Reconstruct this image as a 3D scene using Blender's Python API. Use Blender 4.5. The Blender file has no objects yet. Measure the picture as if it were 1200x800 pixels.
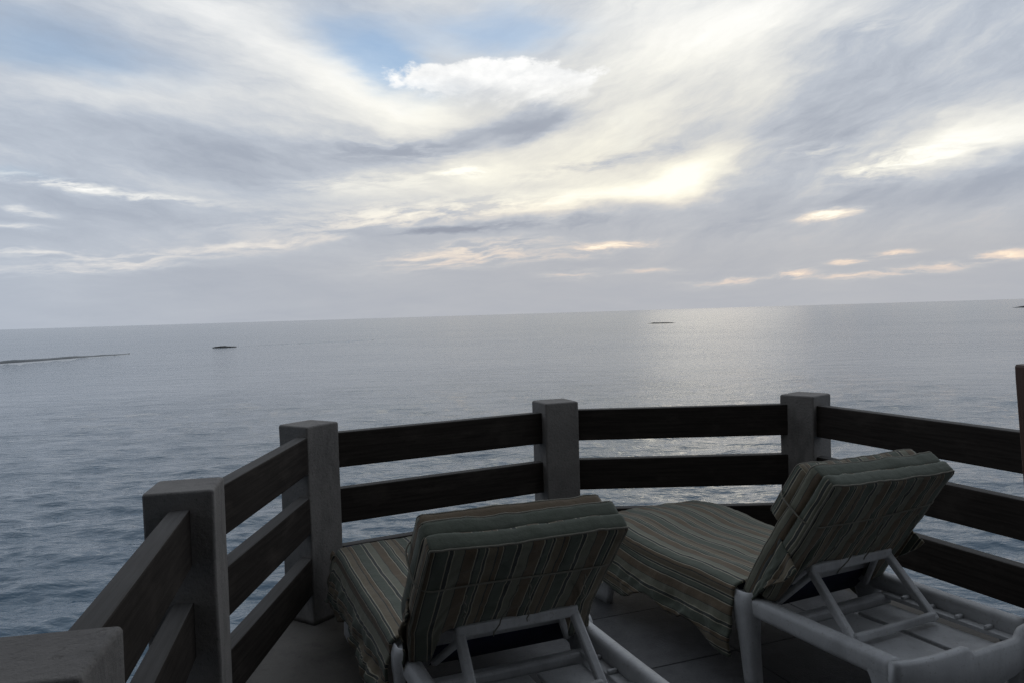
import bpy, bmesh, math, random
import numpy as np
from mathutils import Vector, Matrix, noise

rad = math.radians
scene = bpy.context.scene
COL = scene.collection
random.seed(7)

# ------------------------------------------------------------------ camera
EYE = 1.58
SEA = -6.0
cam_d = bpy.data.cameras.new('camera')
cam_d.sensor_width = 36.0
cam_d.lens = 27.57
cam_d.clip_start = 0.05
cam_d.clip_end = 60000.0
cam = bpy.data.objects.new('camera', cam_d)
COL.objects.link(cam)
cam.matrix_world = (Matrix.Translation((0, 0, EYE)) @ Matrix.Rotation(rad(90 - 1.99), 4, 'X')
                    @ Matrix.Rotation(rad(-1.72), 4, 'Z'))
scene.camera = cam

# ------------------------------------------------------------------ sky
SUN_AZ, SUN_EL = 15.0, 10.0

# --- cloud table (azimuth, elevation, half-widths, tilt in degrees, strength) ---
LIT = [
    (-11.62, 15.82, 9.16, 2.44, -15.7, 0.23), (-15.59, 18.1, 4.8, 1.32, -23.7, 0.12), (-25.41, 14.52, 7.32, 1.24, 0.3, 0.16),
    (-6.28, 14.02, 4.96, 1.36, -23.7, 0.16), (-19.93, 20.47, 7.03, 0.82, -9.7, 0.1), (-26.75, 17.67, 7.24, 1.67, -11.7, -0.05),
    (-24.0, 11.99, 11.39, 1.48, -1.7, -0.05), (-1.1, 12.68, 6.23, 0.81, 7.3, -0.26), (-17.59, 10.89, 10.7, 1.19, 3.3, -0.07),
    (-7.58, 11.83, 4.94, 0.74, -1.7, -0.12), (2.95, 13.71, 2.18, 0.87, 18.3, -0.14), (0.35, 9.51, 10.6, 1.37, 4.3, 0.28),
    (-5.9, 7.3, 9.92, 0.68, 3.3, 0.22), (-2.91, 4.61, 4.98, 0.68, 6.3, 0.2), (-10.08, 9.55, 5.52, 0.61, 2.3, 0.12),
    (11.55, 17.67, 9.16, 3.67, 13.3, 0.21), (10.6, 26.4, 20.22, 6.74, 6.3, 0.2), (16.23, 19.05, 6.59, 2.04, 26.3, 0.14),
    (18.41, 15.35, 2.96, 2.66, 43.3, 0.12), (7.83, 12.9, 5.56, 1.61, 13.3, 0.16), (14.01, 9.59, 3.63, 1.33, 23.3, 0.36),
    (10.13, 8.37, 5.52, 0.86, 10.3, 0.24), (5.24, 7.7, 5.59, 0.87, 6.3, 0.18), (10.31, 15.57, 4.29, 0.98, 23.3, -0.12),
    (6.55, 10.51, 5.57, 0.5, 8.3, -0.12), (2.74, 6.47, 5.61, 0.56, 2.3, -0.1), (23.0, 15.04, 3.44, 4.02, -36.7, -0.08),
    (21.62, 11.46, 3.19, 2.03, -1.7, -0.08), (24.34, 18.17, 2.84, 0.8, -1.7, 0.1), (25.35, 17.5, 1.41, 0.34, -1.7, 0.1),
    (31.02, 10.19, 4.01, 1.34, 14.3, 0.4), (26.98, 8.97, 3.89, 0.72, 8.3, 0.22), (24.72, 8.89, 1.25, 0.45, 3.3, 0.16),
    (24.72, 9.05, 0.79, 0.17, 3.3, -0.16), (21.6, 10.19, 2.32, 0.46, -1.7, 0.1), (28.66, 7.09, 10.94, 0.98, 2.3, -0.09),
    (18.23, 5.7, 7.11, 0.59, 1.3, -0.04), (21.8, 5.91, 1.45, 0.35, 1.3, 0.62), (7.31, 4.77, 2.23, 0.22, 1.3, 0.36),
    (1.43, 4.06, 6.86, 0.44, 3.3, 0.1), (20.22, 2.15, 0.99, 0.29, 1.3, 0.3), (23.34, 2.75, 0.74, 0.17, 1.3, 0.34),
    (25.92, 3.05, 1.23, 0.2, 1.3, 0.3), (27.64, 2.07, 3.31, 0.22, 6.3, 0.2), (32.09, 2.83, 1.37, 0.26, 1.3, 0.26),
    (23.07, 1.85, 1.43, 0.17, 1.3, 0.16), (15.89, 1.93, 2.4, 0.21, 1.3, 0.15), (4.49, 2.66, 1.62, 0.37, 1.3, 0.14),
    (9.7, 2.78, 2.21, 0.18, 1.3, 0.1), (-27.64, 8.8, 6.63, 0.28, -5.7, 0.26), (-29.06, 8.99, 1.64, 0.33, -5.7, 0.18),
    (-31.66, 7.3, 1.17, 0.21, -1.7, 0.2), (-32.81, 6.43, 1.83, 0.21, -1.7, 0.14), (-30.19, 4.62, 3.77, 0.32, -1.7, 0.14),
    (-28.34, 3.71, 6.59, 0.38, 3.3, 0.09), (-19.49, 5.13, 8.82, 0.41, 6.3, 0.13), (-21.75, 3.12, 3.47, 1.16, -1.7, -0.05),
    (-24.73, 7.05, 7.93, 0.79, -1.7, -0.05), (-3.34, 10.19, 1.74, 0.31, -1.7, 0.34), (-3.17, 6.21, 3.42, 0.19, 1.3, -0.22),
    (-7.17, 6.05, 3.71, 0.15, 1.3, -0.14),
]
GAPS = [
    (-9.13, 18.62, 5.85, 2.34, -19.7, 0.85), (1.89, 19.08, 4.67, 1.5, -1.7, 0.62), (-6.78, 17.01, 3.71, 1.36, -15.7, 0.55),
    (-30.51, 17.67, 6.98, 2.15, -1.7, 0.55), (-26.83, 15.92, 8.35, 1.45, -1.7, 0.34), (9.04, 12.82, 1.85, 1.85, 28.3, 0.2),
    (-31.34, 9.43, 4.79, 0.48, -1.7, 0.4), (-1.76, 20.52, 4.99, 1.37, -1.7, 0.45),
]
CUMULUS = [
    (-0.06, 16.21, 6.98, 1.68, -3.7, 1.0), (3.01, 15.71, 3.74, 1.62, -1.7, 0.35), (-4.35, 16.62, 3.11, 0.87, -1.7, 0.3),
]
# --- end cloud table ---

scene.view_settings.view_transform = 'Standard'
scene.view_settings.look = 'None'
scene.view_settings.exposure = 0.0
scene.view_settings.gamma = 1.0
scene.view_settings.use_curve_mapping = False
scene.render.engine = 'CYCLES'
scene.cycles.use_denoising = True
scene.cycles.denoiser = 'OPENIMAGEDENOISE'
scene.cycles.denoising_input_passes = 'RGB_ALBEDO_NORMAL'
scene.cycles.denoising_prefilter = 'NONE'
scene.cycles.max_bounces = 4
scene.cycles.diffuse_bounces = 2
scene.cycles.glossy_bounces = 2
scene.cycles.sample_clamp_indirect = 4.0

world = bpy.data.worlds.new('World')
scene.world = world
world.use_nodes = True
try:
    world.cycles.sampling_method = 'MANUAL'
    world.cycles.sample_map_resolution = 512
except Exception:
    pass


class NT:
    """small helper for node trees"""
    def __init__(self, tree):
        self.t = tree
        self.n = tree.nodes
        self.l = tree.links

    def add(self, kind, **kw):
        nd = self.n.new(kind)
        for k, v in kw.items():
            setattr(nd, k, v)
        return nd

    def put(self, sock, v):
        if v is None:
            return
        if isinstance(v, bpy.types.NodeSocket):
            self.l.new(v, sock)
        else:
            sock.default_value = v

    def math(self, op, a, b=None, c=None, clamp=False):
        nd = self.add('ShaderNodeMath', operation=op, use_clamp=clamp)
        for i, v in enumerate((a, b, c)):
            self.put(nd.inputs[i], v)
        return nd.outputs[0]

    def vmath(self, op, a, b=None, scale=None):
        nd = self.add('ShaderNodeVectorMath', operation=op)
        self.put(nd.inputs[0], a)
        if b is not None:
            self.put(nd.inputs[1], b)
        if scale is not None:
            self.put(nd.inputs['Scale'], scale)
        return nd.outputs['Value'] if op in ('DOT_PRODUCT', 'LENGTH', 'DISTANCE') else nd.outputs[0]

    def noise(self, vec, scale, detail=4, rough=0.5, dist=0.0, color=False, lac=2.0):
        nd = self.add('ShaderNodeTexNoise')
        self.put(nd.inputs['Vector'], vec)
        nd.inputs['Scale'].default_value = scale
        nd.inputs['Detail'].default_value = detail
        nd.inputs['Roughness'].default_value = rough
        nd.inputs['Lacunarity'].default_value = lac
        nd.inputs['Distortion'].default_value = dist
        return nd.outputs['Color'] if color else nd.outputs[0]

    def ramp(self, fac, stops, interp='LINEAR'):
        nd = self.add('ShaderNodeValToRGB')
        cr = nd.color_ramp
        cr.interpolation = interp
        while len(cr.elements) > 1:
            cr.elements.remove(cr.elements[-1])
        cr.elements[0].position = stops[0][0]
        cr.elements[0].color = (*stops[0][1], 1)
        for p, c in stops[1:]:
            e = cr.elements.new(p)
            e.color = (*c, 1)
        self.put(nd.inputs[0], fac)
        return nd.outputs[0]

    def mix(self, fac, a, b, blend='MIX'):
        nd = self.add('ShaderNodeMix', data_type='RGBA', blend_type=blend)
        self.put(nd.inputs[0], fac)
        for i, v in ((6, a), (7, b)):
            if isinstance(v, tuple) and len(v) == 3:
                v = (*v, 1)
            self.put(nd.inputs[i], v)
        return nd.outputs[2]

    def remap(self, v, a, b, c, d, smooth=False):
        nd = self.add('ShaderNodeMapRange')
        if smooth:
            nd.interpolation_type = 'SMOOTHSTEP'
        self.put(nd.inputs[0], v)
        for i, x in enumerate((a, b, c, d)):
            nd.inputs[i + 1].default_value = x
        return nd.outputs[0]


def build_sky():
    w = NT(world.node_tree)
    w.n.clear()
    out = w.add('ShaderNodeOutputWorld')
    bg = w.add('ShaderNodeBackground')
    tc = w.add('ShaderNodeTexCoord')
    d = tc.outputs['Generated']
    sep = w.add('ShaderNodeSeparateXYZ')
    w.l.new(d, sep.inputs[0])
    X, Y, Z = sep.outputs
    az = w.math('MULTIPLY', w.math('ARCTAN2', X, Y), 57.29578)
    el = w.math('MULTIPLY', w.math('ARCSINE', Z), 57.29578)
    comb = w.add('ShaderNodeCombineXYZ')
    w.l.new(az, comb.inputs[0])
    w.l.new(el, comb.inputs[1])
    comb.inputs[2].default_value = 1.0
    P = comb.outputs[0]
    # streaky clouds: stretched along the horizon
    ds = w.vmath('MULTIPLY', d, (1.0, 1.0, 3.2))
    wn = w.noise(ds, 4.5, 3, 0.5, color=True)
    warp = w.vmath('MULTIPLY', w.vmath('SUBTRACT', wn, (0.5, 0.5, 0.5)), (7.5, 3.4, 0.0))
    wn2 = w.noise(ds, 22.0, 3, 0.6, color=True)
    warp2 = w.vmath('MULTIPLY', w.vmath('SUBTRACT', wn2, (0.5, 0.5, 0.5)), (2.2, 1.0, 0.0))
    Pw = w.vmath('ADD', w.vmath('ADD', P, warp), warp2)
    Ps = w.vmath('ADD', P, w.vmath('ADD', w.vmath('MULTIPLY', warp, (0.3, 0.3, 0.0)), w.vmath('MULTIPLY', warp2, (0.8, 0.8, 0.0))))

    def gauss(items, base, vec):
        acc = base
        for (ga, ge, rx, ry, rot, amp) in items:
            c_, s_ = math.cos(rad(rot)), math.sin(rad(rot))
            qx = w.vmath('DOT_PRODUCT', vec, (c_ / rx, s_ / rx, -(ga * c_ + ge * s_) / rx))
            qy = w.vmath('DOT_PRODUCT', vec, (-s_ / ry, c_ / ry, -(-ga * s_ + ge * c_) / ry))
            q = w.math('MULTIPLY_ADD', qx, qx, w.math('MULTIPLY', qy, qy))
            g = w.math('POWER', 0.42, q)
            acc = w.math('MULTIPLY_ADD', g, amp, acc)
        return acc

    big = [t for t in LIT if t[3] > 0.75]
    small = [t for t in LIT if t[3] <= 0.75]
    base = w.math('ADD', w.remap(el, 0.0, 14.0, 0.44, 0.52),
                  w.math('MULTIPLY', w.math('SUBTRACT', w.noise(ds, 2.2, 4, 0.5), 0.5), 0.12))
    b = gauss(big, base, Pw)
    lit = gauss(small, 0.0, Ps)
    # feathery streaks: falling to the right on the left, fanning upward on the right
    def streaks(tilt, lx, ly, detail):
        c_, s_ = math.cos(rad(tilt)), math.sin(rad(tilt))
        cv = w.add('ShaderNodeCombineXYZ')
        w.l.new(w.vmath('DOT_PRODUCT', Pn, (c_ / lx, s_ / lx, 0.0)), cv.inputs[0])
        w.l.new(w.vmath('DOT_PRODUCT', Pn, (-s_ / ly, c_ / ly, 0.0)), cv.inputs[1])
        return w.math('SUBTRACT', w.noise(cv.outputs[0], 1.0, detail, 0.64), 0.5)
    Pn = w.vmath('ADD', P, w.vmath('MULTIPLY', w.vmath('ADD', warp, warp2), (0.6, 0.6, 0.0)))
    side = w.remap(az, -9.0, 5.0, 0.0, 1.0, True)
    sa_ = streaks(-12, 11.0, 2.6, 6)
    sb_ = streaks(24, 8.0, 2.3, 6)
    mixn = w.add('ShaderNodeMix', data_type='FLOAT')
    w.put(mixn.inputs[0], side)
    w.put(mixn.inputs[2], sa_)
    w.put(mixn.inputs[3], sb_)
    fine = mixn.outputs[0]
    low = streaks(1.0, 7.0, 0.9, 5)
    damp = w.remap(el, 1.5, 9.5, 0.03, 0.52)
    b = w.math('MULTIPLY_ADD', fine, damp, b)
    b = w.math('MULTIPLY_ADD', low, w.remap(el, 0.0, 12.0, 0.10, 0.02), b)
    brk = streaks(4.0, 2.6, 0.42, 4)
    b = w.math('MULTIPLY_ADD', lit, w.remap(w.math('ADD', low, brk), -.17, .17, .10, 1.75), b)
    # colour of the cloud by its thickness
    cool = w.ramp(b, [(0.15, (.30, .345, .43)), (0.38, (.385, .435, .52)), (0.50, (.49, .545, .63)), (0.68, (.72, .75, .785)), (0.90, (.96, .965, .965)), (1.0, (1.04, 1.04, 1.03))])
    warm = w.ramp(b, [(0.15, (.32, .345, .41)), (0.38, (.40, .43, .49)), (0.50, (.525, .55, .595)), (0.66, (.77, .75, .69)), (0.85, (.99, .955, .82)), (1.0, (1.08, 1.06, .95))])
    peach = w.ramp(b, [(0.15, (.33, .35, .40)), (0.38, (.415, .435, .485)), (0.50, (.52, .525, .545)), (0.64, (.75, .65, .585)), (0.85, (1.0, .83, .66)), (1.0, (1.08, 1.0, .80))])
    near_sun = w.math('POWER', 0.5, w.math('POWER', w.math('DIVIDE', w.math('SUBTRACT', az, 9.0), 24.0), 2.0))
    wf = w.math('MULTIPLY', near_sun, w.remap(el, 11.0, 20.0, 1.0, 0.25))
    col = w.mix(wf, cool, warm)
    col = w.mix(w.math('MULTIPLY', w.remap(el, 3.5, 8.5, 1.0, 0.0), w.remap(az, -35, 5.0, 0.1, 1.0)), col, peach)
    # blue openings: the clear sky itself
    sky = w.add('ShaderNodeTexSky', sky_type='NISHITA', sun_disc=False)
    sky.sun_elevation = rad(SUN_EL)
    sky.sun_rotation = rad(SUN_AZ)
    sky.altitude = 10
    sky.air_density = 1.0
    sky.dust_density = 0.0
    sky.ozone_density = 3.0
    clear = w.vmath('SCALE', sky.outputs[0], scale=0.15)
    gap = gauss(GAPS, w.math('MULTIPLY', fine, 0.55), Pw)
    gap = w.math('MULTIPLY', w.remap(gap, 0.12, 1.05, 0.0, 0.62, True), 1.0)
    col = w.mix(gap, col, clear)
    # one crisp sunlit cumulus top
    fn = w.math('SUBTRACT', w.noise(w.vmath('MULTIPLY', d, (1, 1, 1.8)), 26.0, 5, 0.60), 0.5)
    cu = gauss(CUMULUS, w.math('MULTIPLY', fn, 1.3), Ps)
    cu = w.remap(cu, 0.44, 0.70, 0.0, 1.0, True)
    below = w.remap(w.math('ADD', el, w.math('MULTIPLY', fine, 5.0)), 14.2, 17.0, 0.0, 1.0, True)
    puff = w.remap(w.math('ADD', fn, w.math('MULTIPLY', fine, .6)), -.16, .10, 0.0, 1.0)
    col = w.mix(w.math('MULTIPLY', cu, below), col, w.mix(puff, (.86, .87, .875), (1.02, 1.02, 1.01)))
    # the sky away from the sunset is dimmer
    c = Vector((math.sin(rad(SUN_AZ)), math.cos(rad(SUN_AZ)), 0.15)).normalized()
    dot = w.vmath('DOT_PRODUCT', d, tuple(c))
    fall = w.remap(dot, -0.9, 0.68, 0.20, 1.0, True)
    col = w.vmath('SCALE', col, scale=fall)
    w.l.new(col, bg.inputs[0])
    bg.inputs[1].default_value = 1.0
    w.l.new(bg.outputs[0], out.inputs[0])


build_sky()

# ------------------------------------------------------------------ sun (behind thin cloud, low)
sun_d = bpy.data.lights.new('sun', 'SUN')
sun_d.energy = 0.022
sun_d.angle = rad(11)
sun_d.color = (1.0, 0.86, 0.66)
sun = bpy.data.objects.new('sun', sun_d)
COL.objects.link(sun)
sd = Vector((math.sin(rad(SUN_AZ)) * math.cos(rad(SUN_EL)), math.cos(rad(SUN_AZ)) * math.cos(rad(SUN_EL)), math.sin(rad(SUN_EL))))
sun.rotation_euler = sd.to_track_quat('Z', 'Y').to_euler()
sun.location = (4, 10, 12)


# ------------------------------------------------------------------ materials
def material(name):
    m = bpy.data.materials.new(name)
    m.use_nodes = True
    t = NT(m.node_tree)
    bs = m.node_tree.nodes['Principled BSDF']
    return m, t, bs


def bump(t, bs, h, strength, dist):
    bp = t.add('ShaderNodeBump')
    bp.inputs['Strength'].default_value = strength
    bp.inputs['Distance'].default_value = dist
    t.l.new(h, bp.inputs['Height'])
    t.l.new(bp.outputs[0], bs.inputs['Normal'])


def mat_mottled(name, a, b, scale, rough, bscale, bstr, speck=None, rough2=None, stain=0):
    m, t, bs = material(name)
    co = t.add('ShaderNodeTexCoord').outputs['Object']
    f = t.remap(t.noise(co, scale, 6, 0.62), 0.32, 0.68, 0, 1)
    c = t.mix(f, a, b)
    if stain:
        dk = t.remap(t.noise(t.vmath('MULTIPLY', co, (1, 1, .35)), scale * .7, 7, .68), .50, .66, 0, 1)
        c = t.mix(t.math('MULTIPLY', dk, stain), c, tuple(x * .45 for x in a))
    if speck:
        g = t.remap(t.noise(co, scale * 9, 3, 0.6), 0.60, 0.70, 0, 1)
        c = t.mix(t.math('MULTIPLY', g, 0.6), c, speck)
    t.l.new(c, bs.inputs['Base Color'])
    if rough2 is not None:
        t.l.new(t.remap(f, 0, 1, rough, rough2), bs.inputs['Roughness'])
    else:
        bs.inputs['Roughness'].default_value = rough
    bump(t, bs, t.noise(co, bscale, 6, 0.65), bstr, 0.004)
    return m


M = {}
M['concrete'] = mat_mottled('weathered_concrete', (.175, .163, .153), (.25, .234, .218), 5.0, .85, 70, 1.0, (.095, .085, .076), None, .75)
M['slab'] = mat_mottled('deck_concrete', (.105, .095, .082), (.16, .147, .128), 3.0, .8, 45, .8, (.075, .068, .06), None, .7)
M['tile'] = mat_mottled('slate_tile', (.088, .089, .092), (.135, .136, .138), 7.0, .6, 90, .8, (.055, .057, .06), None, .5)
M['resin'] = mat_mottled('white_resin', (.53, .535, .54), (.64, .645, .65), 9.0, .38, 160, .2, (.36, .35, .32), .55, .35)
M['cream_cord'] = mat_mottled('cotton_cord', (.20, .19, .155), (.27, .255, .21), 40, .9, 300, .4)
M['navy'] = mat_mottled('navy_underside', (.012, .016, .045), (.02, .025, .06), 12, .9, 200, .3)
M['rock'] = mat_mottled('reef_rock', (.03, .03, .03), (.06, .06, .055), .6, .7, 2, .8)
M['cliff'] = mat_mottled('cliff_rock', (.13, .12, .10), (.22, .20, .17), .9, .9, 4, .9, (.07, .065, .06))
M['plaster'] = mat_mottled('house_plaster', (.17, .15, .13), (.21, .19, .165), 2, .9, 40, .3)
M['roofwood'] = mat_mottled('dark_roof_boards', (.05, .035, .025), (.08, .055, .04), 3, .8, 30, .4)


def mat_wood(name, a, b, rough, spec, top_light_col):
    m, t, bs = material(name)
    co = t.add('ShaderNodeTexCoord').outputs['UV']
    st = t.vmath('MULTIPLY', co, (2.0, 45.0, 1.0))
    f = t.noise(st, 1.6, 6, 0.6)
    patch = t.noise(t.vmath('MULTIPLY', co, (3.0, 6.0, 1)), 1.3, 4, 0.6)
    c = t.mix(t.remap(f, .35, .65, 0, 1), a, b)
    c = t.mix(t.math('MULTIPLY', t.remap(patch, .52, .72, 0, 1), .5), c, tuple(x * 1.8 for x in b))
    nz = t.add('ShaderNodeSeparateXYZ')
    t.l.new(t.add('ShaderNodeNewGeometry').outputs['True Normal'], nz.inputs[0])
    top_light = t.math('MULTIPLY', t.remap(nz.outputs[2], .7, .95, 0, 1), t.remap(f, .2, .7, .55, 1))  # skylight on upward faces painted into the colour, broken up by the grain
    c = t.mix(top_light, c, top_light_col)
    t.l.new(c, bs.inputs['Base Color'])
    t.l.new(t.remap(patch, .3, .7, rough - .08, rough + .12), bs.inputs['Roughness'])
    bs.inputs['Specular IOR Level'].default_value = spec
    bump(t, bs, f, .35, .003)
    return m


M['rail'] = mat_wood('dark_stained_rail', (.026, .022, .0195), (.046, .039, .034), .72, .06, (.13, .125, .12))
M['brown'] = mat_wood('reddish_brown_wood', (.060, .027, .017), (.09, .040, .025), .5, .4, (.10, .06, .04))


STRIPE = .225


def mat_stripes():
    m, t, bs = material('striped_outdoor_fabric')
    uvn = t.add('ShaderNodeTexCoord').outputs['UV']
    sep = t.add('ShaderNodeSeparateXYZ')
    t.l.new(uvn, sep.inputs[0])
    u = t.math('FRACT', t.math('DIVIDE', sep.outputs[0], STRIPE))
    teal, sage, brown = (.098, .116, .084), (.205, .203, .146), (.155, .108, .060)
    cream, slate, tan = (.46, .42, .31), (.036, .041, .036), (.205, .165, .105)
    st = [(0.0, teal), (.17, cream), (.185, slate), (.245, cream), (.26, sage), (.40, slate), (.412, brown), (.575, cream),
          (.59, slate), (.62, teal), (.70, cream), (.712, slate), (.75, cream), (.762, tan), (.88, slate), (.90, brown), (.965, cream), (.98, slate)]
    c = t.ramp(u, st, 'CONSTANT')
    co = t.add('ShaderNodeTexCoord').outputs['Object']
    fade = t.noise(co, 7, 5, .6)
    c = t.mix(t.math('MULTIPLY', t.remap(fade, .45, .75, 0, 1), .14), c, (.16, .155, .14))
    wv = t.noise(t.vmath('MULTIPLY', uvn, (900., 900., 1.)), 1.0, 2, .6)
    c = t.mix(.12, c, t.mix(wv, (.03, .03, .03), (.3, .3, .28)))
    t.l.new(c, bs.inputs['Base Color'])
    bs.inputs['Roughness'].default_value = .88
    bs.inputs['Sheen Weight'].default_value = .12
    bs.inputs['Sheen Roughness'].default_value = .5
    h = t.math('ADD', t.noise(co, 28, 4, .6), t.math('MULTIPLY', wv, .10))
    bump(t, bs, h, .45, .008)
    return m


M['stripes'] = mat_stripes()


def mat_sea():
    m, t, bs = material('sea_water')
    geo = t.add('ShaderNodeNewGeometry').outputs['Position']
    dist = t.vmath('LENGTH', geo)
    bs.inputs['Base Color'].default_value = (.013, .074, .130, 1)
    bs.inputs['IOR'].default_value = 1.55
    t.l.new(t.remap(dist, 15, 300, .04, .15), bs.inputs['Roughness'])
    flat = t.vmath('MULTIPLY', geo, (1.0, 1.0, 0.0))
    mp = t.add('ShaderNodeMapping')
    t.l.new(flat, mp.inputs[0])
    mp.inputs['Rotation'].default_value = (0, 0, rad(8))
    mp.inputs['Scale'].default_value = (.55, 1.0, 1)
    # ripples on wavelets on waves
    h = t.noise(mp.outputs[0], .26, 5, .56, .2)
    chop = t.noise(mp.outputs[0], 2.8, 4, .60, .3)
    h = t.math('MULTIPLY_ADD', chop, .25, h)
    swell = t.noise(mp.outputs[0], .045, 3, .5, .2)
    wind = t.remap(t.noise(flat, .017, 4, .6), .35, .65, .70, 1.25)
    h = t.math('MULTIPLY', t.math('MULTIPLY_ADD', swell, .9, h), wind)
    b1 = t.add('ShaderNodeBump')
    b1.inputs['Strength'].default_value = 1.0
    b1.inputs['Distance'].default_value = .36
    t.l.new(h, b1.inputs['Height'])
    t.l.new(b1.outputs[0], bs.inputs['Normal'])
    return m


M['sea'] = mat_sea()
mf, tf, bf = material('sea_foam')
co_ = tf.add('ShaderNodeTexCoord').outputs['Object']
fc = tf.mix(tf.remap(tf.noise(co_, .8, 6, .7), .4, .6, 0, 1), (.86, .88, .89), (.94, .94, .94))
tf.l.new(fc, bf.inputs['Base Color'])
bf.inputs['Roughness'].default_value = .8
tl = tf.add('ShaderNodeBsdfTranslucent')
tf.l.new(fc, tl.inputs[0])
mx = tf.add('ShaderNodeMixShader')
mx.inputs[0].default_value = .15
tf.l.new(bf.outputs[0], mx.inputs[1])
tf.l.new(tl.outputs[0], mx.inputs[2])
tf.l.new(mx.outputs[0], mf.node_tree.nodes['Material Output'].inputs[0])
M['foam'] = mf
mw, tw, bw = material('breaking_wave_face')
bw.inputs['Base Color'].default_value = (.01, .026, .034, 1)
bw.inputs['Roughness'].default_value = .35
M['waveface'] = mw


# ------------------------------------------------------------------ mesh helpers
def link(name, me, mat=None, parent=None, smooth=False):
    o = bpy.data.objects.new(name, me)
    if mat is not None:
        me.materials.append(M[mat])
    if smooth:
        me.polygons.foreach_set('use_smooth', [True] * len(me.polygons))
    COL.objects.link(o)
    if parent is not None:
        o.parent = parent
    return o


def from_bm(name, bm, mat, parent=None, smooth=False):
    bmesh.ops.recalc_face_normals(bm, faces=bm.faces)
    me = bpy.data.meshes.new(name)
    bm.to_mesh(me)
    bm.free()
    return link(name, me, mat, parent, smooth)


def thing(name, label, cat, loc=(0, 0, 0), rz=0.0, group=None):
    o = bpy.data.objects.new(name, None)
    o.empty_display_size = .1
    COL.objects.link(o)
    o.location = loc
    o.rotation_euler = (0, 0, rz)
    return tag(o, label, cat, group)


def tag(o, label, cat, group=None):
    o['label'] = label
    o['category'] = cat
    if group:
        o['group'] = group
    return o


def structure(o):
    o['kind'] = 'structure'
    return o


def bm_box(size, centre=(0, 0, 0), bevel=.0, seg=2, mtx=None):
    bm = bmesh.new()
    bmesh.ops.create_cube(bm, size=1.0)
    for v in bm.verts:
        v.co = Vector((v.co.x * size[0], v.co.y * size[1], v.co.z * size[2])) + Vector(centre)
    if bevel:
        bmesh.ops.bevel(bm, geom=list(bm.edges), offset=bevel, segments=seg, affect='EDGES', profile=.5)
    if mtx is not None:
        bm.transform(mtx)
    return bm


def box_uv(o):
    """uv in metres: u along the longest side, v across"""
    me = o.data
    uv = me.uv_layers.new(name='UVMap')
    co = np.zeros(len(me.vertices) * 3)
    me.vertices.foreach_get('co', co)
    co = co.reshape(-1, 3)
    ax = int(np.argmax(co.max(0) - co.min(0)))
    oth = [i for i in range(3) if i != ax]
    for p in me.polygons:
        k = max(oth, key=lambda i: -abs(p.normal[i]))
        for li in p.loop_indices:
            c = co[me.loops[li].vertex_index]
            uv.data[li].uv = (c[ax] + 3.1 * o.location.x, c[k] + .37 * o.location.y + .9 * o.location.z)


def tube_bm(pts, r, sides=8, closed=False, bm=None, flat=1.0, up=None):
    bm = bm or bmesh.new()
    pts = [Vector(p) for p in pts]
    n = len(pts)
    rings = []
    for i, p in enumerate(pts):
        if closed:
            tng = pts[(i + 1) % n] - pts[i - 1]
        else:
            tng = pts[min(i + 1, n - 1)] - pts[max(i - 1, 0)]
        tng.normalize()
        u0 = Vector(up) if up else (Vector((0, 0, 1)) if abs(tng.z) < .9 else Vector((0, 1, 0)))
        a = tng.cross(u0).normalized()
        b = a.cross(tng).normalized()
        rr = r[i] if isinstance(r, (list, tuple)) else r
        rings.append([bm.verts.new(p + a * (rr * math.cos(2 * math.pi * k / sides)) + b * (rr * flat * math.sin(2 * math.pi * k / sides))) for k in range(sides)])
    m = n if closed else n - 1
    for i in range(m):
        A, B = rings[i], rings[(i + 1) % n]
        for k in range(sides):
            bm.faces.new((A[k], A[(k + 1) % sides], B[(k + 1) % sides], B[k]))
    if not closed:
        bm.faces.new(rings[0])
        bm.faces.new(rings[-1])
    return bm


def rrect(w, d, r, seg=3):
    """rounded rectangle outline, centred"""
    pts = []
    for cx, cy, a0 in ((w / 2 - r, d / 2 - r, 0), (-w / 2 + r, d / 2 - r, 90), (-w / 2 + r, -d / 2 + r, 180), (w / 2 - r, -d / 2 + r, 270)):
        for k in range(seg + 1):
            a = rad(a0 + 90 * k / seg)
            pts.append((cx + r * math.cos(a), cy + r * math.sin(a)))
    return pts


def loft_bm(sections, bm=None, caps=True):
    """sections: list of equal-length lists of 3d points"""
    bm = bm or bmesh.new()
    rings = [[bm.verts.new(p) for p in s] for s in sections]
    n = len(rings[0])
    for A, B in zip(rings, rings[1:]):
        for k in range(n):
            bm.faces.new((A[k], A[(k + 1) % n], B[(k + 1) % n], B[k]))
    if caps:
        bm.faces.new(rings[0])
        bm.faces.new(rings[-1])
    return bm


def fbm(x, y, z, o=4):
    return noise.fractal(Vector((x, y, z)), 1.0, 2.0, o)


# ------------------------------------------------------------------ sea
def wave_height(x, y, sp, rng_seed=3):
    rng = np.random.default_rng(rng_seed)
    h = np.zeros_like(x)
    for i in range(110):
        lam = 0.40 * (4.5 / 0.40) ** (rng.random() ** 1.6)
        th = rad(97) + rng.normal() * .45
        k = 2 * math.pi / lam
        amp = .0034 * lam ** .7
        ph = rng.random() * 6.283
        fade = np.clip((lam / sp - 2.2) / 2.2, 0, 1)
        arg = k * (x * math.cos(th) + y * math.sin(th)) + ph + .35 * np.sin(x * .09 + i) + .3 * np.sin(y * .07 + 2 * i)
        h += fade * amp * (np.sin(arg) + .18 * np.cos(2 * arg))
    return h


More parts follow.
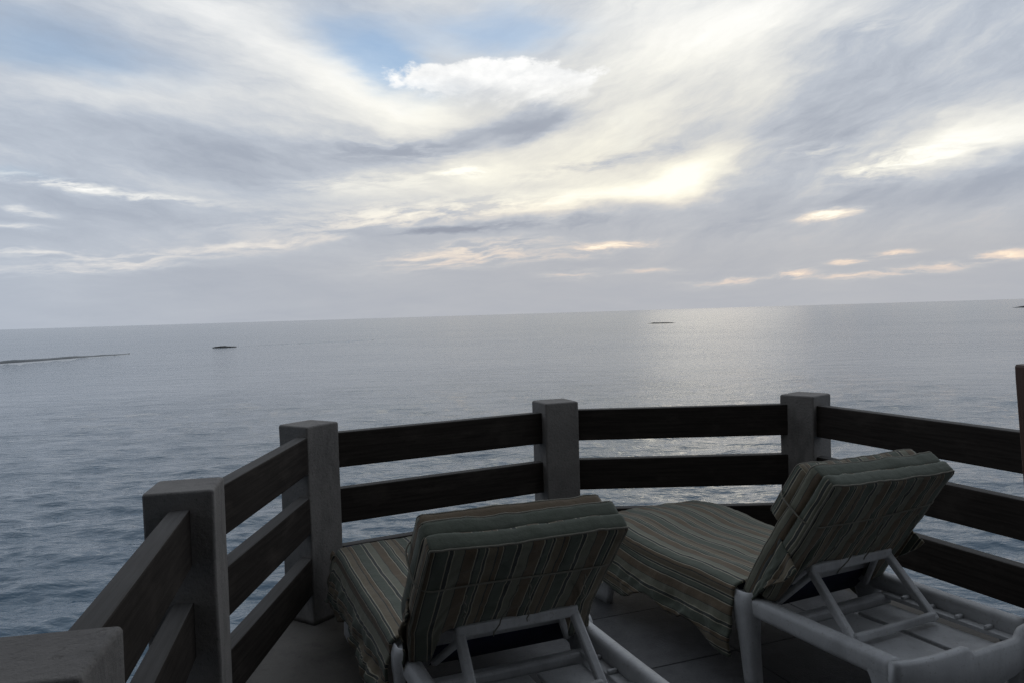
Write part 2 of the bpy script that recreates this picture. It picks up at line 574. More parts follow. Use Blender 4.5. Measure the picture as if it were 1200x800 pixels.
def build_sea():
    H = EYE - SEA
    r = [9.0]
    while r[-1] < 26000:
        d = r[-1]
        r.append(d + max(.13, 1.05 * d * d / (919 * H) if d < 900 else d * .12))
    r = np.array(r)
    az = np.concatenate([np.linspace(-180, -64, 14)[:-1], np.linspace(-64, -42, 40)[:-1], np.linspace(-42, 42, 560), np.linspace(42, 64, 40)[1:], np.linspace(64, 180, 14)[1:-1]])
    A, Rr = np.meshgrid(np.radians(az), r)
    # sectors out of the wide view are coarse: fade the waves there
    spa = np.gradient(np.radians(az))[None, :] * Rr
    spr = np.gradient(r)[:, None] * np.ones_like(Rr)
    x = np.sin(A) * Rr
    y = np.cos(A) * Rr
    sp = np.maximum(spr, spa)
    z = wave_height(x, y, sp)
    n, m = x.shape
    co = np.stack([x, y, z + SEA], -1).reshape(-1, 3)
    co = np.vstack([co, [[0, 0, SEA]]])
    idx = np.arange(n * m).reshape(n, m)
    a = idx[:-1]
    b = idx[1:]
    q = np.stack([a, np.roll(a, -1, 1), np.roll(b, -1, 1), b], -1).reshape(-1, 4)
    me = bpy.data.meshes.new('sea')
    tri = np.stack([idx[0], np.full(m, n * m), np.roll(idx[0], -1)], -1)
    nl = q.size + tri.size
    me.vertices.add(len(co))
    me.vertices.foreach_set('co', co.ravel())
    me.loops.add(nl)
    me.loops.foreach_set('vertex_index', np.concatenate([q[:, ::-1].ravel(), tri.ravel()]).astype(np.int32))
    me.polygons.add(len(q) + len(tri))
    ls = np.concatenate([np.arange(len(q)) * 4, q.size + np.arange(len(tri)) * 3])
    me.polygons.foreach_set('loop_start', ls.astype(np.int32))
    me.update(calc_edges=True)
    me.validate()
    o = structure(link('sea', me, 'sea', None, True))
    print('sea', n, m)
    return o


build_sea()


def polar(azd, dist):
    return Vector((math.sin(rad(azd)) * dist, math.cos(rad(azd)) * dist, SEA))


def breaker(name, label, pts, height, width, foam, seed, group=None, face='waveface'):
    """a swell ridge breaking over the reef: a dark face with a ragged foam lip in front"""
    rnd = random.Random(seed)
    n = 60
    P = []
    for i in range(n + 1):
        s = i / n * (len(pts) - 1)
        k = min(int(s), len(pts) - 2)
        P.append(pts[k].lerp(pts[k + 1], s - k))
    root = thing(name, label, 'wave', tuple(P[n // 2]), 0, group)
    base = P[n // 2]
    rows, frows = [], []
    for i, p in enumerate(P):
        e = math.sin(math.pi * min(1, max(0, i / n))) ** .5
        hh = height * e * (.8 + .5 * fbm(i * .09, seed, 0))
        tow = -Vector((p.x, p.y, 0)).normalized()
        off = tow * (fbm(i * .1, 3 + seed, 0) * 2.0)
        c = p + off - base
        rows.append([c - tow * width, c - tow * width * .35 + Vector((0, 0, hh * .8)), c + Vector((0, 0, hh)), c + tow * width * .18 + Vector((0, 0, hh * .45)), c + tow * width * .35 + Vector((0, 0, -.1))])
        f = foam * e * max(0.0, .55 + 1.3 * fbm(i * .23, seed + 9, 0))
        frows.append([c + tow * (width * .5) + Vector((0, 0, .05)), c + tow * (width * .5 + f * .5) + Vector((0, 0, .06)), c + tow * (width * .5 + f) + Vector((0, 0, -.01))])
    for nm, rw, mt in (('wave_face', rows, face), ('foam', frows, 'foam')):
        if mt is None:
            continue
        bm = bmesh.new()
        vv = [[bm.verts.new(q) for q in r_] for r_ in rw]
        for a, b in zip(vv, vv[1:]):
            for k in range(len(a) - 1):
                bm.faces.new((a[k], a[k + 1], b[k + 1], b[k]))
        ob = from_bm(nm, bm, mt, root, True)
    return root


G = 'waves breaking over the reef'
breaker('breaking_wave', 'long dark wave with a white foam edge breaking on the reef', [polar(-37, 205), polar(-32, 213), polar(-26, 236)], .62, 6.0, 16.0, 1, G)
breaker('breaking_wave', 'thin pale line of foam along the reef beside the small dark rock', [polar(-19.5, 262), polar(-15, 272), polar(-10, 280)], .14, 5.0, 14.0, 2, G, 'sea')

def rock(label, azd, dist, w, h, seed):
    bm = bmesh.new()
    bmesh.ops.create_icosphere(bm, subdivisions=3, radius=1)
    for v in bm.verts:
        n_ = 1 + .45 * fbm(v.co.x * 1.6 + seed, v.co.y * 1.6, v.co.z * 1.6)
        v.co = Vector((v.co.x * w / 2 * n_, v.co.y * w / 4 * n_, v.co.z * h * n_))
    o = from_bm('reef_rock', bm, 'rock', None, True)
    o.location = polar(azd, dist)
    o.rotation_euler = (0, 0, -rad(azd))
    tag(o, label, 'rock', 'dark rocks awash on the reef')


rock('small dark rock awash on the reef where the long dark wave ends', -20.2, 258, 7.0, .42, 1)
rock('low dark rock awash in the pale glittering water', 10.8, 440, 13.0, .5, 2)
rock('flat dark rock low on the far horizon', 33.6, 800, 24.0, 1.3, 5)

# ------------------------------------------------------------------ terrace
POSTS = [(-.816, 1.292, 10.7), (-1.128, 2.65, 11.4), (-1.097, 4.16, -33.8), (.255, 4.87, 20.5), (1.803, 4.838, 41.5), (2.47, 3.22, -23.0)]
POST_W, POST_H = .222, 1.035
DECK = [(-1.20, -5.0), (-1.05, .2), (-1.0, 1.25), (-1.34, 2.62), (-1.30, 4.28), (.22, 5.10), (1.90, 5.06), (2.72, 3.2), (3.05, 1.0), (3.1, -5.0)]


def prism_bm(poly, z0, z1, bevel=0):
    bm = bmesh.new()
    lo = [bm.verts.new((x, y, z0)) for x, y in poly]
    hi = [bm.verts.new((x, y, z1)) for x, y in poly]
    n = len(poly)
    bm.faces.new(hi)
    bm.faces.new(lo[::-1])
    for i in range(n):
        bm.faces.new((lo[i], lo[(i + 1) % n], hi[(i + 1) % n], hi[i]))
    bmesh.ops.recalc_face_normals(bm, faces=bm.faces)
    if bevel:
        bmesh.ops.bevel(bm, geom=[e for e in bm.edges if all(v.co.z > z1 - 1e-4 for v in e.verts)], offset=bevel, segments=2, affect='EDGES')
    return bm


terrace = structure(from_bm('terrace_floor', prism_bm(DECK, -.35, 0.0, .02), 'slab'))

# rocky shore under the terrace
bmc = bmesh.new()
NS = 80
secs = []
for j, (zz, grow) in enumerate(((-.36, .92), (-1.3, 1.0), (-2.6, 1.08), (-4.0, 1.22), (-5.4, 1.4), (-7.5, 1.7))):
    ring = []
    for k in range(NS):
        a = 2 * math.pi * k / NS
        cx, cy = .9, 0.0
        ex, ey = 2.05 * grow, 4.9 * grow
        q = (abs(math.cos(a)) ** 2.6 + abs(math.sin(a)) ** 2.6) ** (-1 / 2.6)
        s_ = 1 + .10 * fbm(math.cos(a) * 2.2, math.sin(a) * 2.2, zz * .8) * (j > 0)
        ring.append((cx + ex * q * math.cos(a) * s_, cy + ey * q * math.sin(a) * s_ - (.2 if j == 0 else 0), zz + .15 * fbm(a * 3, zz, 2) * (j > 0)))
    secs.append(ring)
structure(from_bm('rocky_shore', loft_bm(secs, bmc), 'cliff'))

# floor tiles: each one a piece of the terrace floor
FIELD = [(-.92, -4.8), (-.80, .2), (-.72, 1.2), (-.86, 2.7), (-.84, 3.98), (.32, 4.60), (1.66, 4.58), (2.30, 3.12), (2.62, 1.0), (2.7, -4.8)]
TS, GAP = .60, .0035
ang = rad(21)
ca, sa = math.cos(ang), math.sin(ang)


def inside_clip(poly, clip):
    out = poly
    n = len(clip)
    for i in range(n):
        a, b = Vector(clip[i]), Vector(clip[(i + 1) % n])
        e = b - a
        def side(p):
            return e.x * (p[1] - a.y) - e.y * (p[0] - a.x)
        res = []
        for j in range(len(out)):
            p, q = out[j], out[(j + 1) % len(out)]
            sp_, sq = side(p), side(q)
            if sp_ <= 0:
                res.append(p)
            if (sp_ < 0) != (sq < 0) and sp_ != sq:
                t_ = sp_ / (sp_ - sq)
                res.append((p[0] + (q[0] - p[0]) * t_, p[1] + (q[1] - p[1]) * t_))
        out = res
        if len(out) < 3:
            return []
    return out


for i in range(-16, 17):
    for j in range(-16, 17):
        u0, v0 = i * TS, j * TS
        quad = [(u0 + GAP / 2, v0 + GAP / 2), (u0 + TS - GAP / 2, v0 + GAP / 2), (u0 + TS - GAP / 2, v0 + TS - GAP / 2), (u0 + GAP / 2, v0 + TS - GAP / 2)]
        quad = [(.3 + ca * p - sa * q, 2.0 + sa * p + ca * q) for p, q in quad]
        pol = inside_clip(quad, FIELD)
        if len(pol) < 3:
            continue
        ar = abs(sum(pol[k][0] * pol[(k + 1) % len(pol)][1] - pol[(k + 1) % len(pol)][0] * pol[k][1] for k in range(len(pol)))) / 2
        cy_ = sum(p[1] for p in pol) / len(pol)
        if ar < .01 or cy_ < .2:
            continue
        tl = from_bm('floor_tile', prism_bm(pol, .001, .010 + random.uniform(0, .0012), .002), 'tile', terrace)

# posts
POST_LABELS = ['square grey concrete post with a broad flat top, rails leaving one side only',
               'weathered grey concrete post with a rail running steeply down from it to the low post',
               'grey concrete corner post beside the crumpled foot skirt of the lounger cushion',
               'grey concrete post behind the folded cushion, between two outward angled rails',
               'grey concrete corner post behind the tilted backrest of the white lounger',
               'grey concrete post where the seaward side railing ends']
for (px, py, rz), lab in zip(POSTS, POST_LABELS):
    bm = bmesh.new()
    hw = POST_W / 2
    secs = []
    zs = [0.0, .03, .2, .45, .7, .9, POST_H - .010, POST_H - .003, POST_H]
    for z_ in zs:
        sh = 0 if z_ < POST_H - .008 else (.003 if z_ < POST_H - .001 else .010)
        ring = []
        for (x_, y_) in rrect(POST_W - 2 * sh, POST_W - 2 * sh, .011, 3):
            ring.append((x_ + .0034 * fbm(x_ * 14 + px, y_ * 14, z_ * 6), y_ + .0034 * fbm(x_ * 14, y_ * 14 + py, z_ * 6 + 4), z_))
        secs.append(ring)
    o = from_bm('railing_post', loft_bm(secs, bm), 'concrete', None, True)
    o.location = (px, py, .0)
    o.rotation_euler = (0, 0, rad(rz))
    m_ = o.modifiers.new('wn', 'WEIGHTED_NORMAL')
    tag(o, lab, 'post', 'concrete posts of the terrace railing')

# rails, three boards between neighbouring posts
RAIL_Z = [(.786, .976), (.480, .668), (.165, .355)]
SPAN = ['between the flat topped end post and the weathered post', 'between the weathered post and the crumpled cushion\'s corner post',
        'between the crumpled cushion\'s corner post and the next post', 'between the two posts facing the open sea',
        'along the side behind the tilted white lounger']
LEV = ['top', 'middle', 'bottom']
for s_ in range(5):
    a, b = Vector(POSTS[s_][:2]), Vector(POSTS[s_ + 1][:2])
    d_ = (b - a)
    L = d_.length
    an = math.atan2(d_.y, d_.x)
    for k, (z0, z1) in enumerate(RAIL_Z):
        ln = L - POST_W * .94
        bm = bm_box((ln, .066, z1 - z0), (0, 0, 0), .006, 2)
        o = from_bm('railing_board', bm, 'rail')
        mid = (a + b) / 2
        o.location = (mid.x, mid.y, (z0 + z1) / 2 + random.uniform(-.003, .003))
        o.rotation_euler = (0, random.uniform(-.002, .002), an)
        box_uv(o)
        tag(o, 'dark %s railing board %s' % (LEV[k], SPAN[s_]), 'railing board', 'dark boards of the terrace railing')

# brown wooden post standing inside the side railing, leaning a little
bm = bmesh.new()
secs = []
for z_, r_ in ((0, .11), (.4, .11), (.9, .108), (1.27, .106), (1.322, .104), (1.330, .098)):
    secs.append([(a + .075 * (1.3 - z_), b, z_ + (.06 * a if z_ > 1.3 else 0)) for a, b in rrect(r_, r_, .008, 2)])
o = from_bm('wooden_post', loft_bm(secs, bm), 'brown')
o.location = (1.918, 2.86, .011)
box_uv(o)
tag(o, 'reddish brown wooden post standing inside the side railing', 'post')


# ------------------------------------------------------------------ loungers
def grid_mesh(name, pts, us, vs, mat, parent, thick=0.0, smooth=True):
    n, m = len(pts), len(pts[0])
    verts = [p for r_ in pts for p in r_]
    faces = [(i * m + j, i * m + j + 1, (i + 1) * m + j + 1, (i + 1) * m + j) for i in range(n - 1) for j in range(m - 1)]
    me = bpy.data.meshes.new(name)
    me.from_pydata(verts, [], faces)
    uv = me.uv_layers.new(name='UVMap')
    for p in me.polygons:
        for li in p.loop_indices:
            vi = me.loops[li].vertex_index
            uv.data[li].uv = (us[vi // m][vi % m], vs[vi // m][vi % m])
    o = link(name, me, mat, parent, smooth)
    if thick:
        s = o.modifiers.new('cloth', 'SOLIDIFY')
        s.thickness = thick
        s.offset = -1
    return o


PIV = Vector((0, 0, .385))


def set_back(deg, shift=0.0):
    global EL, EN, SHIFT
    SHIFT = shift
    a = rad(deg)
    EL = Vector((0, -math.cos(a), math.sin(a)))
    EN = Vector((0, math.sin(a), math.cos(a)))




def back_pt(x, l, n):
    return PIV + Vector((x + SHIFT * max(0.0, min(1.0, (l + .05) / .3)), 0, 0)) + EL * l + EN * n


def pillow_slab(name, parent, w, l0, l1, n0, n1, seed, uoff=0.0, top_band=None, rnd=.03, wob=.010, sag=0.0, res=(26, 26, 5), skew=0.0, arch=0.0):
    """a soft padded slab lying along the backrest; seams at the edges"""
    bm = bmesh.new()
    uvl = bm.loops.layers.uv.new('UVMap')
    nx, nl, nn = res
    W2, Lh, Nh = w / 2, (l1 - l0) / 2, (n1 - n0) / 2
    lc, nc = (l0 + l1) / 2, (n0 + n1) / 2
    cache = {}

    def vert(a, b, c):
        key = (round(a, 5), round(b, 5), round(c, 5))
        if key in cache:
            return cache[key]
        x, y, z = a * W2, b * Lh, c * Nh
        # rounded box
        ix, iy, iz = W2 - rnd, Lh - rnd, max(Nh - rnd, .002)
        q = Vector((max(-ix, min(ix, x)), max(-iy, min(iy, y)), max(-iz, min(iz, z))))
        dl = Vector((x, y, z)) - q
        if dl.length > 1e-6:
            k = rnd if Nh >= rnd else Nh
            dn = dl.normalized()
            q = q + Vector((dn.x * rnd, dn.y * rnd, dn.z * k))
        puff = (1 - a * a) * (1 - b * b)
        q.z += c * .009 * puff ** .4
        f1 = fbm(q.x * 7 + seed, q.y * 5, q.z * 6 + seed * 3, 4)
        f2 = fbm(q.x * 24 + seed, q.y * 15, q.z * 20, 3)
        edge = max(abs(a), abs(b)) ** 6
        if b > .9:
            f2 *= .35
            f1 *= .6
        q += Vector((f1 * wob * .8 + f2 * wob * .4 * edge, f2 * wob * .7 + f1 * wob * .7, f1 * wob + f2 * wob * .6))
        q.y += arch * max(0.0, min(1.0, (.78 - abs(a)) / .12)) * (1 - b) / 2
        q.y += skew * a - sag * (1 - a * a) * (b > .5)
        p = back_pt(q.x, lc + q.y, nc + q.z)
        cache[key] = (bm.verts.new(p), Vector((x, y, z)))
        return cache[key]

    def face(grid, uvf):
        for i in range(len(grid) - 1):
            for j in range(len(grid[0]) - 1):
                qs = [grid[i][j], grid[i + 1][j], grid[i + 1][j + 1], grid[i][j + 1]]
                try:
                    f = bm.faces.new([v[0] for v in qs])
                except ValueError:
                    continue
                f.smooth = True
                for lp, v in zip(f.loops, qs):
                    lp[uvl].uv = uvf(v[1])
    lin = lambda n: [-1 + 2 * i / n for i in range(n + 1)]
    flat_uv = lambda q: (q.x + uoff + .0015 * fbm(q.y * 9, seed, q.x * 3) + 3.0, q.y)
    side_uv = lambda q: (q.x + (q.z if q.x > 0 else -q.z) + uoff + 3.0, q.y)
    if top_band is None:
        top_uv = flat_uv
    else:
        top_uv = lambda q: (top_band + q.z * .45, q.x)
    face([[vert(a, b, 1) for b in lin(nl)] for a in lin(nx)], flat_uv)
    face([[vert(a, b, -1) for b in lin(nl)] for a in lin(nx)], flat_uv)
    face([[vert(a, 1, c) for c in lin(nn)] for a in lin(nx)], top_uv)
    face([[vert(a, -1, c) for c in lin(nn)] for a in lin(nx)], top_uv)
    face([[vert(1, b, c) for c in lin(nn)] for b in lin(nl)], side_uv)
    face([[vert(-1, b, c) for c in lin(nn)] for b in lin(nl)], side_uv)
    seam = {}
    for c in (-1, 1):
        per = [(a, 1) for a in lin(nx)] + [(1, b) for b in lin(nl)[::-1][1:]] + [(a, -1) for a in lin(nx)[::-1][1:]] + [(-1, b) for b in lin(nl)[1:-1]]
        seam[c] = [tuple(vert(a, b, c)[0].co) for a, b in per]
    return from_bm(name, bm, 'stripes', parent, True), seam


def piping(parent, loop, r=.0045):
    """a cord sewn along a seam of its pad"""
    loc = [Vector(p) for p in loop]
    return from_bm('piping', tube_bm(loc, r, 6, True), 'cream_cord', parent, True)


def lounger_frame(loc, rz, label, group):
    t = thing('sun_lounger', label, 'sun lounger', loc, rz, group)
    RX = .345
    prof = rrect(.062, .084, .026, 4)
    for sx in (-1, 1):
        secs = []
        for y_, dz, k in ((-.705, 0, 1), (-.68, 0, 1), (-.4, 0, 1), (-.05, .004, 1.0), (.06, .004, 1.0), (.5, -.002, 1), (1.0, -.004, 1), (1.22, -.004, 1), (1.25, -.006, .9)):
            secs.append([(sx * RX + a * k, y_, .335 + b * k + dz) for a, b in prof])
        from_bm('side_rail', loft_bm(secs), 'resin', t, True)
        # three legs a side, flaring into the rail
        for yl, lean, wide in ((-.005, -.055, 1.0), (-.655, -.02, .72), (1.08, .05, 1.9)):
            secs = []
            mid = abs(yl) < .1
            form = [(.0, .078, .056), (.05, .082, .058), (.14, .088, .060), (.20, .098, .062), (.25, .118, .063), (.285, .150, .068), (.312, .190, .074), (.345, .215, .074)]
            if mid:   # the middle leg ends in a dished knob above the rail
                form = [(.0, .080, .058), (.05, .084, .060), (.14, .090, .064), (.22, .102, .070), (.28, .122, .078), (.325, .140, .086), (.36, .142, .088), (.380, .130, .080),
                        (.392, .112, .068), (.394, .100, .058), (.388, .090, .050), (.374, .068, .038), (.366, .040, .022), (.364, .012, .008)]
            for z_, ly, lx in form:
                yy = yl + lean * (1 - z_ / .36) + (.02 if mid else 0)
                k_ = 1 if mid else .78
                secs.append([(sx * (RX + .012 * (1 - z_ / .36) + (.006 if mid else 0)) + a, yy + b, z_) for a, b in rrect(lx * k_, ly * wide, min(lx * k_, ly * wide) * .47, 5)])
            from_bm('leg', loft_bm(secs), 'resin', t, True)
        # notched ledge inside the rail that holds the prop
        bml = bm_box((.045, .56, .018), (sx * .295, -.42, .305), .004)
        from_bm('notched_ledge', bml, 'resin', t)
        for k in range(4):
            from_bm('notch', bm_box((.040, .018, .016), (sx * .293, -.24 - k * .12, .321), .006), 'resin', t)
    # head end panel with a hand hold cut in its top edge
    def end_panel(y_, name, dip):
        N = 36
        top, bot = [], []
        for i in range(N + 1):
            x_ = -.378 + .756 * i / N
            s = abs(x_) / .378
            zt = .379 - dip * max(0, min(1, (.16 - abs(x_ - .09)) / .03))
            zt += .004 * math.cos(x_ * 9)
            zb = .215 + .05 * s ** 2
            bow = -.045 * (1 - s ** 3)
            top.append((x_, y_ + bow, zt))
            bot.append((x_, y_ + bow * 1.1, zb))
        secs = []
        for (a, b) in zip(top, bot):
            mid = [(a[0], a[1] + .017, a[2] - .012), (a[0], a[1] + .009, a[2]), (a[0], a[1] - .009, a[2]), (a[0], a[1] - .017, a[2] - .012)]
            lo = [(b[0], b[1] - .014, b[2]), (b[0], b[1] + .014, b[2])]
            secs.append(mid + lo)
        return from_bm(name, loft_bm(secs), 'resin', t, True)
    end_panel(-.712, 'end_panel', .030)
    bmf = bm_box((.68, .06, .10), (0, 1.235, .315), .02, 3)
    from_bm('foot_panel', bmf, 'resin', t)
    # low boards under the raised backrest, with a slot between them
    for x0, x1 in ((-.268, .055), (.085, .268)):
        from_bm('base_board', bm_box((x1 - x0, .50, .016), ((x0 + x1) / 2, -.425, .272), .005), 'resin', t)
    from_bm('cross_bar', bm_box((.63, .05, .045), (0, -.135, .287), .012), 'resin', t)
    # seat slats under the cushion
    for k in range(9):
        from_bm('seat_slat', bm_box((.63, .105, .016), (0, .08 + k * .132, .345), .005), 'resin', t)
    # backrest frame: two stiles, rails, and slats
    bk = bmesh.new()
    for sx in (-1, 1):
        tube_bm([back_pt(sx * .285, l, -.052) for l in (-.02, .2, .4, .62)], .022, 10, False, bk)
    tube_bm([back_pt(x_, .62, -.052) for x_ in (-.285, 0, .285)], .02, 10, False, bk)
    from_bm('backrest_frame', bk, 'resin', t, True)
    for k in range(5):
        mt = Matrix.Translation(back_pt(0, .12 + k * .115, -.050)) @ Matrix(((1, 0, 0), (0, EL.y, EN.y), (0, EL.z, EN.z))).to_4x4()
        from_bm('back_slat', bm_box((.56, .085, .014), (0, 0, 0), .004, 1, mt), 'resin', t)
    # prop: a flat U of plastic bar swung down onto the ledges
    def bar(p, q, w_, h_, name):
        p, q = Vector(p), Vector(q)
        d_ = q - p
        z_ = d_.normalized()
        x_ = Vector((0, 1, 0)).cross(z_)
        if x_.length < .1:
            x_ = Vector((1, 0, 0)).cross(z_)
        x_.normalize()
        y_ = z_.cross(x_)
        mt = Matrix.Translation((p + q) / 2) @ Matrix((x_, y_, z_)).transposed().to_4x4()
        return from_bm(name, bm_box((w_, h_, d_.length), (0, 0, 0), .008, 2, mt), 'resin', prop)
    tz = back_pt(0, .235, -.098)
    prop = from_bm('prop', bm_box((.46, .034, .042), (0, tz.y, tz.z), .010, 2), 'resin', t)
    for sx in (-1, 1):
        bar((sx * .215, tz.y + .003, tz.z - .006), (sx * .225, -.430, .300), .036, .028, 'strut')
        bar((sx * .165, tz.y + .010, tz.z - .010), (sx * .265, -.06, .335), .026, .024, 'brace')
    bar((-.222, -.424, .318), (.222, -.424, .318), .034, .024, 'foot_bar')
    return t


def lounger_cushion(loc, rz, label, group, seed, hem_l, hem_r, crumple, hump, uoff, top_band, skew):
    t = thing('lounger_cushion', label, 'cushion', loc, rz, group)
    # seat pad with its skirt: profile from left hem over the top to right hem
    NY = 96
    y0, y1 = .035, 1.33
    rows, us, vs = [], [], []
    for j in range(NY + 1):
        f = j / NY
        y = y0 + (y1 - y0) * f
        endr = max(0, (f - .90) / .10)
        zt = .425 + hump * math.exp(-((y - .98) / .22) ** 2) - .075 * endr ** 2 + .0025 * math.sin(y * 7)
        hl = hem_l + .03 * math.sin(y * 6.3 + seed) + .02 * math.sin(y * 17 + seed * 2)
        hr = hem_r + .03 * math.sin(y * 5.1 + 1 + seed)
        prof = [(-.425, hl), (-.420, hl + .05), (-.410, .30), (-.402, .345), (-.396, .366), (-.400, .380), (-.400, zt - .026), (-.382, zt - .008), (-.345, zt), (-.17, zt + .007), (0, zt + .009),
                (.17, zt + .007), (.345, zt), (.382, zt - .008), (.400, zt - .026), (.400, .380), (.396, .366), (.402, .345), (.410, .30), (.420, hr + .05), (.425, hr)]
        seg = [0]
        for a, b in zip(prof, prof[1:]):
            seg.append(seg[-1] + math.hypot(b[0] - a[0], b[1] - a[1]))
        N = 110
        mid = seg[10]
        row, ur, vr = [], [], []
        k = 0
        for i in range(N + 1):
            s = seg[-1] * i / N
            while k < len(seg) - 2 and s > seg[k + 1]:
                k += 1
            q = (s - seg[k]) / (seg[k + 1] - seg[k])
            x = prof[k][0] + (prof[k + 1][0] - prof[k][0]) * q
            z = prof[k][1] + (prof[k + 1][1] - prof[k][1]) * q
            u = s - mid
            drop = max(0, min(1, (.36 - z) / .14))
            cr = crumple if x < 0 else crumple * .5
            w1 = fbm(y * 6 + seed, z * 7 + (3 if x > 0 else 0), seed, 4)
            w2 = fbm(y * 17 + seed, z * 20, seed + 5, 3)
            sg = -1 if x < 0 else 1
            x += sg * drop * (cr * (w1 * .9 + .3) + w2 * cr * .22)
            z += drop * (w2 * .008 + w1 * .02)
            yy = y + drop * cr * w2 * .2
            top = 1 - drop
            z += top * (.0045 * fbm(x * 6, y * 5, seed, 3) + .0034 * fbm(x * 22, y * 9, seed + 2, 3)) * (abs(u) < .42)
            row.append((x, yy, z))
            ur.append(u + uoff + 3.0 + drop * .012 * w1 + .003 * fbm(y * 4, u * 5, seed))
            vr.append(y)
        rows.append(row)
        us.append(ur)
        vs.append(vr)
    seat = grid_mesh('seat_pad', rows, us, vs, 'stripes', t, .010)
    # padded core of the seat pad, under the cover
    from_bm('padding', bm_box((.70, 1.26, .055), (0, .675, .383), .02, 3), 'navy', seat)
    # the foot end flap
    rows, us, vs = [], [], []
    for j in range(15):
        g = j / 14
        r_, ur, vr = [], [], []
        for i in range(61):
            x = -.38 + .76 * i / 60
            w1 = fbm(x * 8, g * 2, seed + 7, 4)
            r_.append((x, 1.338 + .03 * g + .03 * w1 * g, .352 - .16 * g + .01 * w1))
            ur.append(x + uoff + 3.0)
            vr.append(1.33 + .16 * g)
        rows.append(r_)
        us.append(ur)
        vs.append(vr)
    grid_mesh('foot_flap', rows, us, vs, 'stripes', seat, .008)
    # backrest: sleeve over the frame, main pad, head pillow in front
    sl, e1 = pillow_slab('back_sleeve', t, .690, .03, .700, -.088, -.022, seed + 1, uoff, STRIPE * 1.08, .018, .008, .008, (48, 40, 5), skew, .195)
    piping(sl, e1[-1], .0040)
    mp, e2 = pillow_slab('back_pad', t, .685, -.035, .690, -.030, .040, seed + 3, uoff + .04, STRIPE * .085, .020, .0075, .006, (36, 36, 6), skew * .7)
    piping(mp, e2[1], .0036)
    hp, e3 = pillow_slab('head_pillow', t, .660, .375, .645, .036, .105, seed + 6, uoff + .11, (STRIPE * .49 if top_band is not None else None),   .020, .007, .006, (34, 18, 6), skew * .4)
    piping(hp, e3[1], .0034)
    # loose side drape of the sleeve, hanging below the pad edge
    for sx in (-1, 1):
        rows, us, vs = [], [], []
        for j in range(20):
            g = j / 19
            r_, ur, vr = [], [], []
            for i in range(36):
                l = -.05 + .40 * i / 35
                w1 = fbm(l * 9 + seed, g * 3, sx * 3 + seed, 4)
                dep = (.085 + .05 * math.sin(l * 8 + seed)) * g
                p = back_pt(sx * (.335 + .02 * g + .012 * w1 * (.3 + g)), l, -.01)
                r_.append((p.x, p.y - dep * .75, p.z - dep * .75 + .012 * w1 * g))
                ur.append(sx * (.335 + dep) + uoff + 3.0)
                vr.append(l)
            rows.append(r_)
            us.append(ur)
            vs.append(vr)
        grid_mesh('side_drape', rows, us, vs, 'stripes', mp, .007)
    # tie cord round the backrest and its loose ends
    out = rrect(.712, .205, .06, 6)
    pts = []
    for i in range(len(out)):
        p, q = out[i], out[(i + 1) % len(out)]
        k = max(1, int(math.hypot(q[0] - p[0], q[1] - p[1]) / .03))
        for s in range(k):
            x = p[0] + (q[0] - p[0]) * s / k
            n_ = p[1] + (q[1] - p[1]) * s / k
            pts.append(back_pt(x, .505 + .012 * math.sin(x * 6 + seed) + .02 * x, n_ + .004))
    from_bm('tie_cord', tube_bm(pts, .0035, 6, True), 'cream_cord', t, True)
    for x_, dx, ln in ((.02, .05, .24), (-.02, -.03, .30), (.22, .04, .17), (-.20, .02, .14)):
        pts = []
        for k in range(12):
            g = k / 11
            pts.append(back_pt(x_ + dx * g + .004 * math.sin(k * 1.7), .50 - ln * g, -.120 - .006 * math.sin(3 * g)))
        from_bm('tie_string', tube_bm(pts, .0026, 5), 'cream_cord', t, True)
    # dark underside of the pad below the sleeve
    rows, us, vs = [], [], []
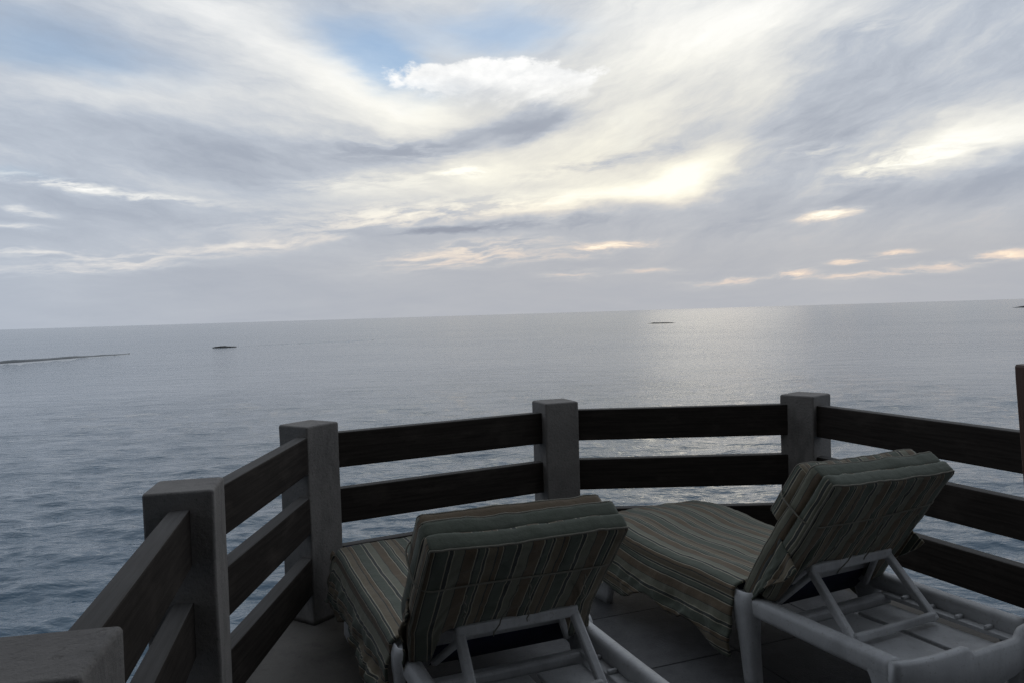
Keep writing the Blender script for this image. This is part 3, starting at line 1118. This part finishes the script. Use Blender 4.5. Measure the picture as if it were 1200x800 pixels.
    for j in range(8):
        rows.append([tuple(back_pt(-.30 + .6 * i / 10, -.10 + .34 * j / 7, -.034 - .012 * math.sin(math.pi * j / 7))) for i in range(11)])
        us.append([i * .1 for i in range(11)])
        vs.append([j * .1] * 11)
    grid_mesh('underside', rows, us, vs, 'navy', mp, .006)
    return t


GL = 'white plastic sun loungers on the terrace'
GC = 'striped cushions on the sun loungers'
spots = [((-.092, 2.91, .011), rad(21.8)), ((1.267, 3.375, .011), rad(25.5))]
set_back(50.5)
lounger_frame(*spots[0], 'white plastic sun lounger standing next to the corner post with boards on both sides', GL)
set_back(50.5, -.048)
lounger_cushion(*spots[0], 'striped cushion with a badly crumpled side skirt next to the concrete corner post', GC, 3, .15, .20, .036, .0, .02, .013, -.012)
set_back(55)
lounger_frame(*spots[1], 'white plastic sun lounger beside the side railing, its dished knuckle and head panel bare', GL)
set_back(55, -.030)
lounger_cushion(*spots[1], 'striped cushion beside the side railing, its skirt hanging over bare grey tiles', GC, 11, .16, .20, .026, .028, .09, None, -.014)

# ------------------------------------------------------------------ unseen porch added behind the viewer to shade the terrace
shade_house = thing('porch_house', 'plastered house with a dark boarded porch roof over the back of the terrace', 'house', (.95, -4.8, 0))
from_bm('wall', bm_box((4.2, .25, 3.1), (0, 0, 1.56), .01), 'plaster', shade_house)
for x_ in (-2.0, 2.0):
    from_bm('side_wall', bm_box((.2, 4.0, 3.1), (x_, 2.13, 1.56), .01), 'plaster', shade_house)
dr = from_bm('door', bm_box((1.0, .06, 2.1), (-.6, .16, 1.07), .01), 'brown', shade_house)
from_bm('door_handle', bm_box((.03, .05, .14), (-.22, .21, 1.0), .008), 'resin', dr)
wn_ = from_bm('window', bm_box((1.2, .05, 1.1), (1.0, .16, 1.55), .01), 'roofwood', shade_house)
from_bm('pane', bm_box((1.06, .02, .96), (1.0, .195, 1.55), .004), 'navy', wn_)
from_bm('roof', bm_box((4.8, 7.4, .14), (0, 3.30, 3.185), .01), 'roofwood', shade_house)  # overhang added to block skylight from above and behind
for k in range(7):
    from_bm('rafter', bm_box((.09, 7.2, .14), (-1.7 + k * .567, 3.30, 3.04), .008), 'roofwood', shade_house)
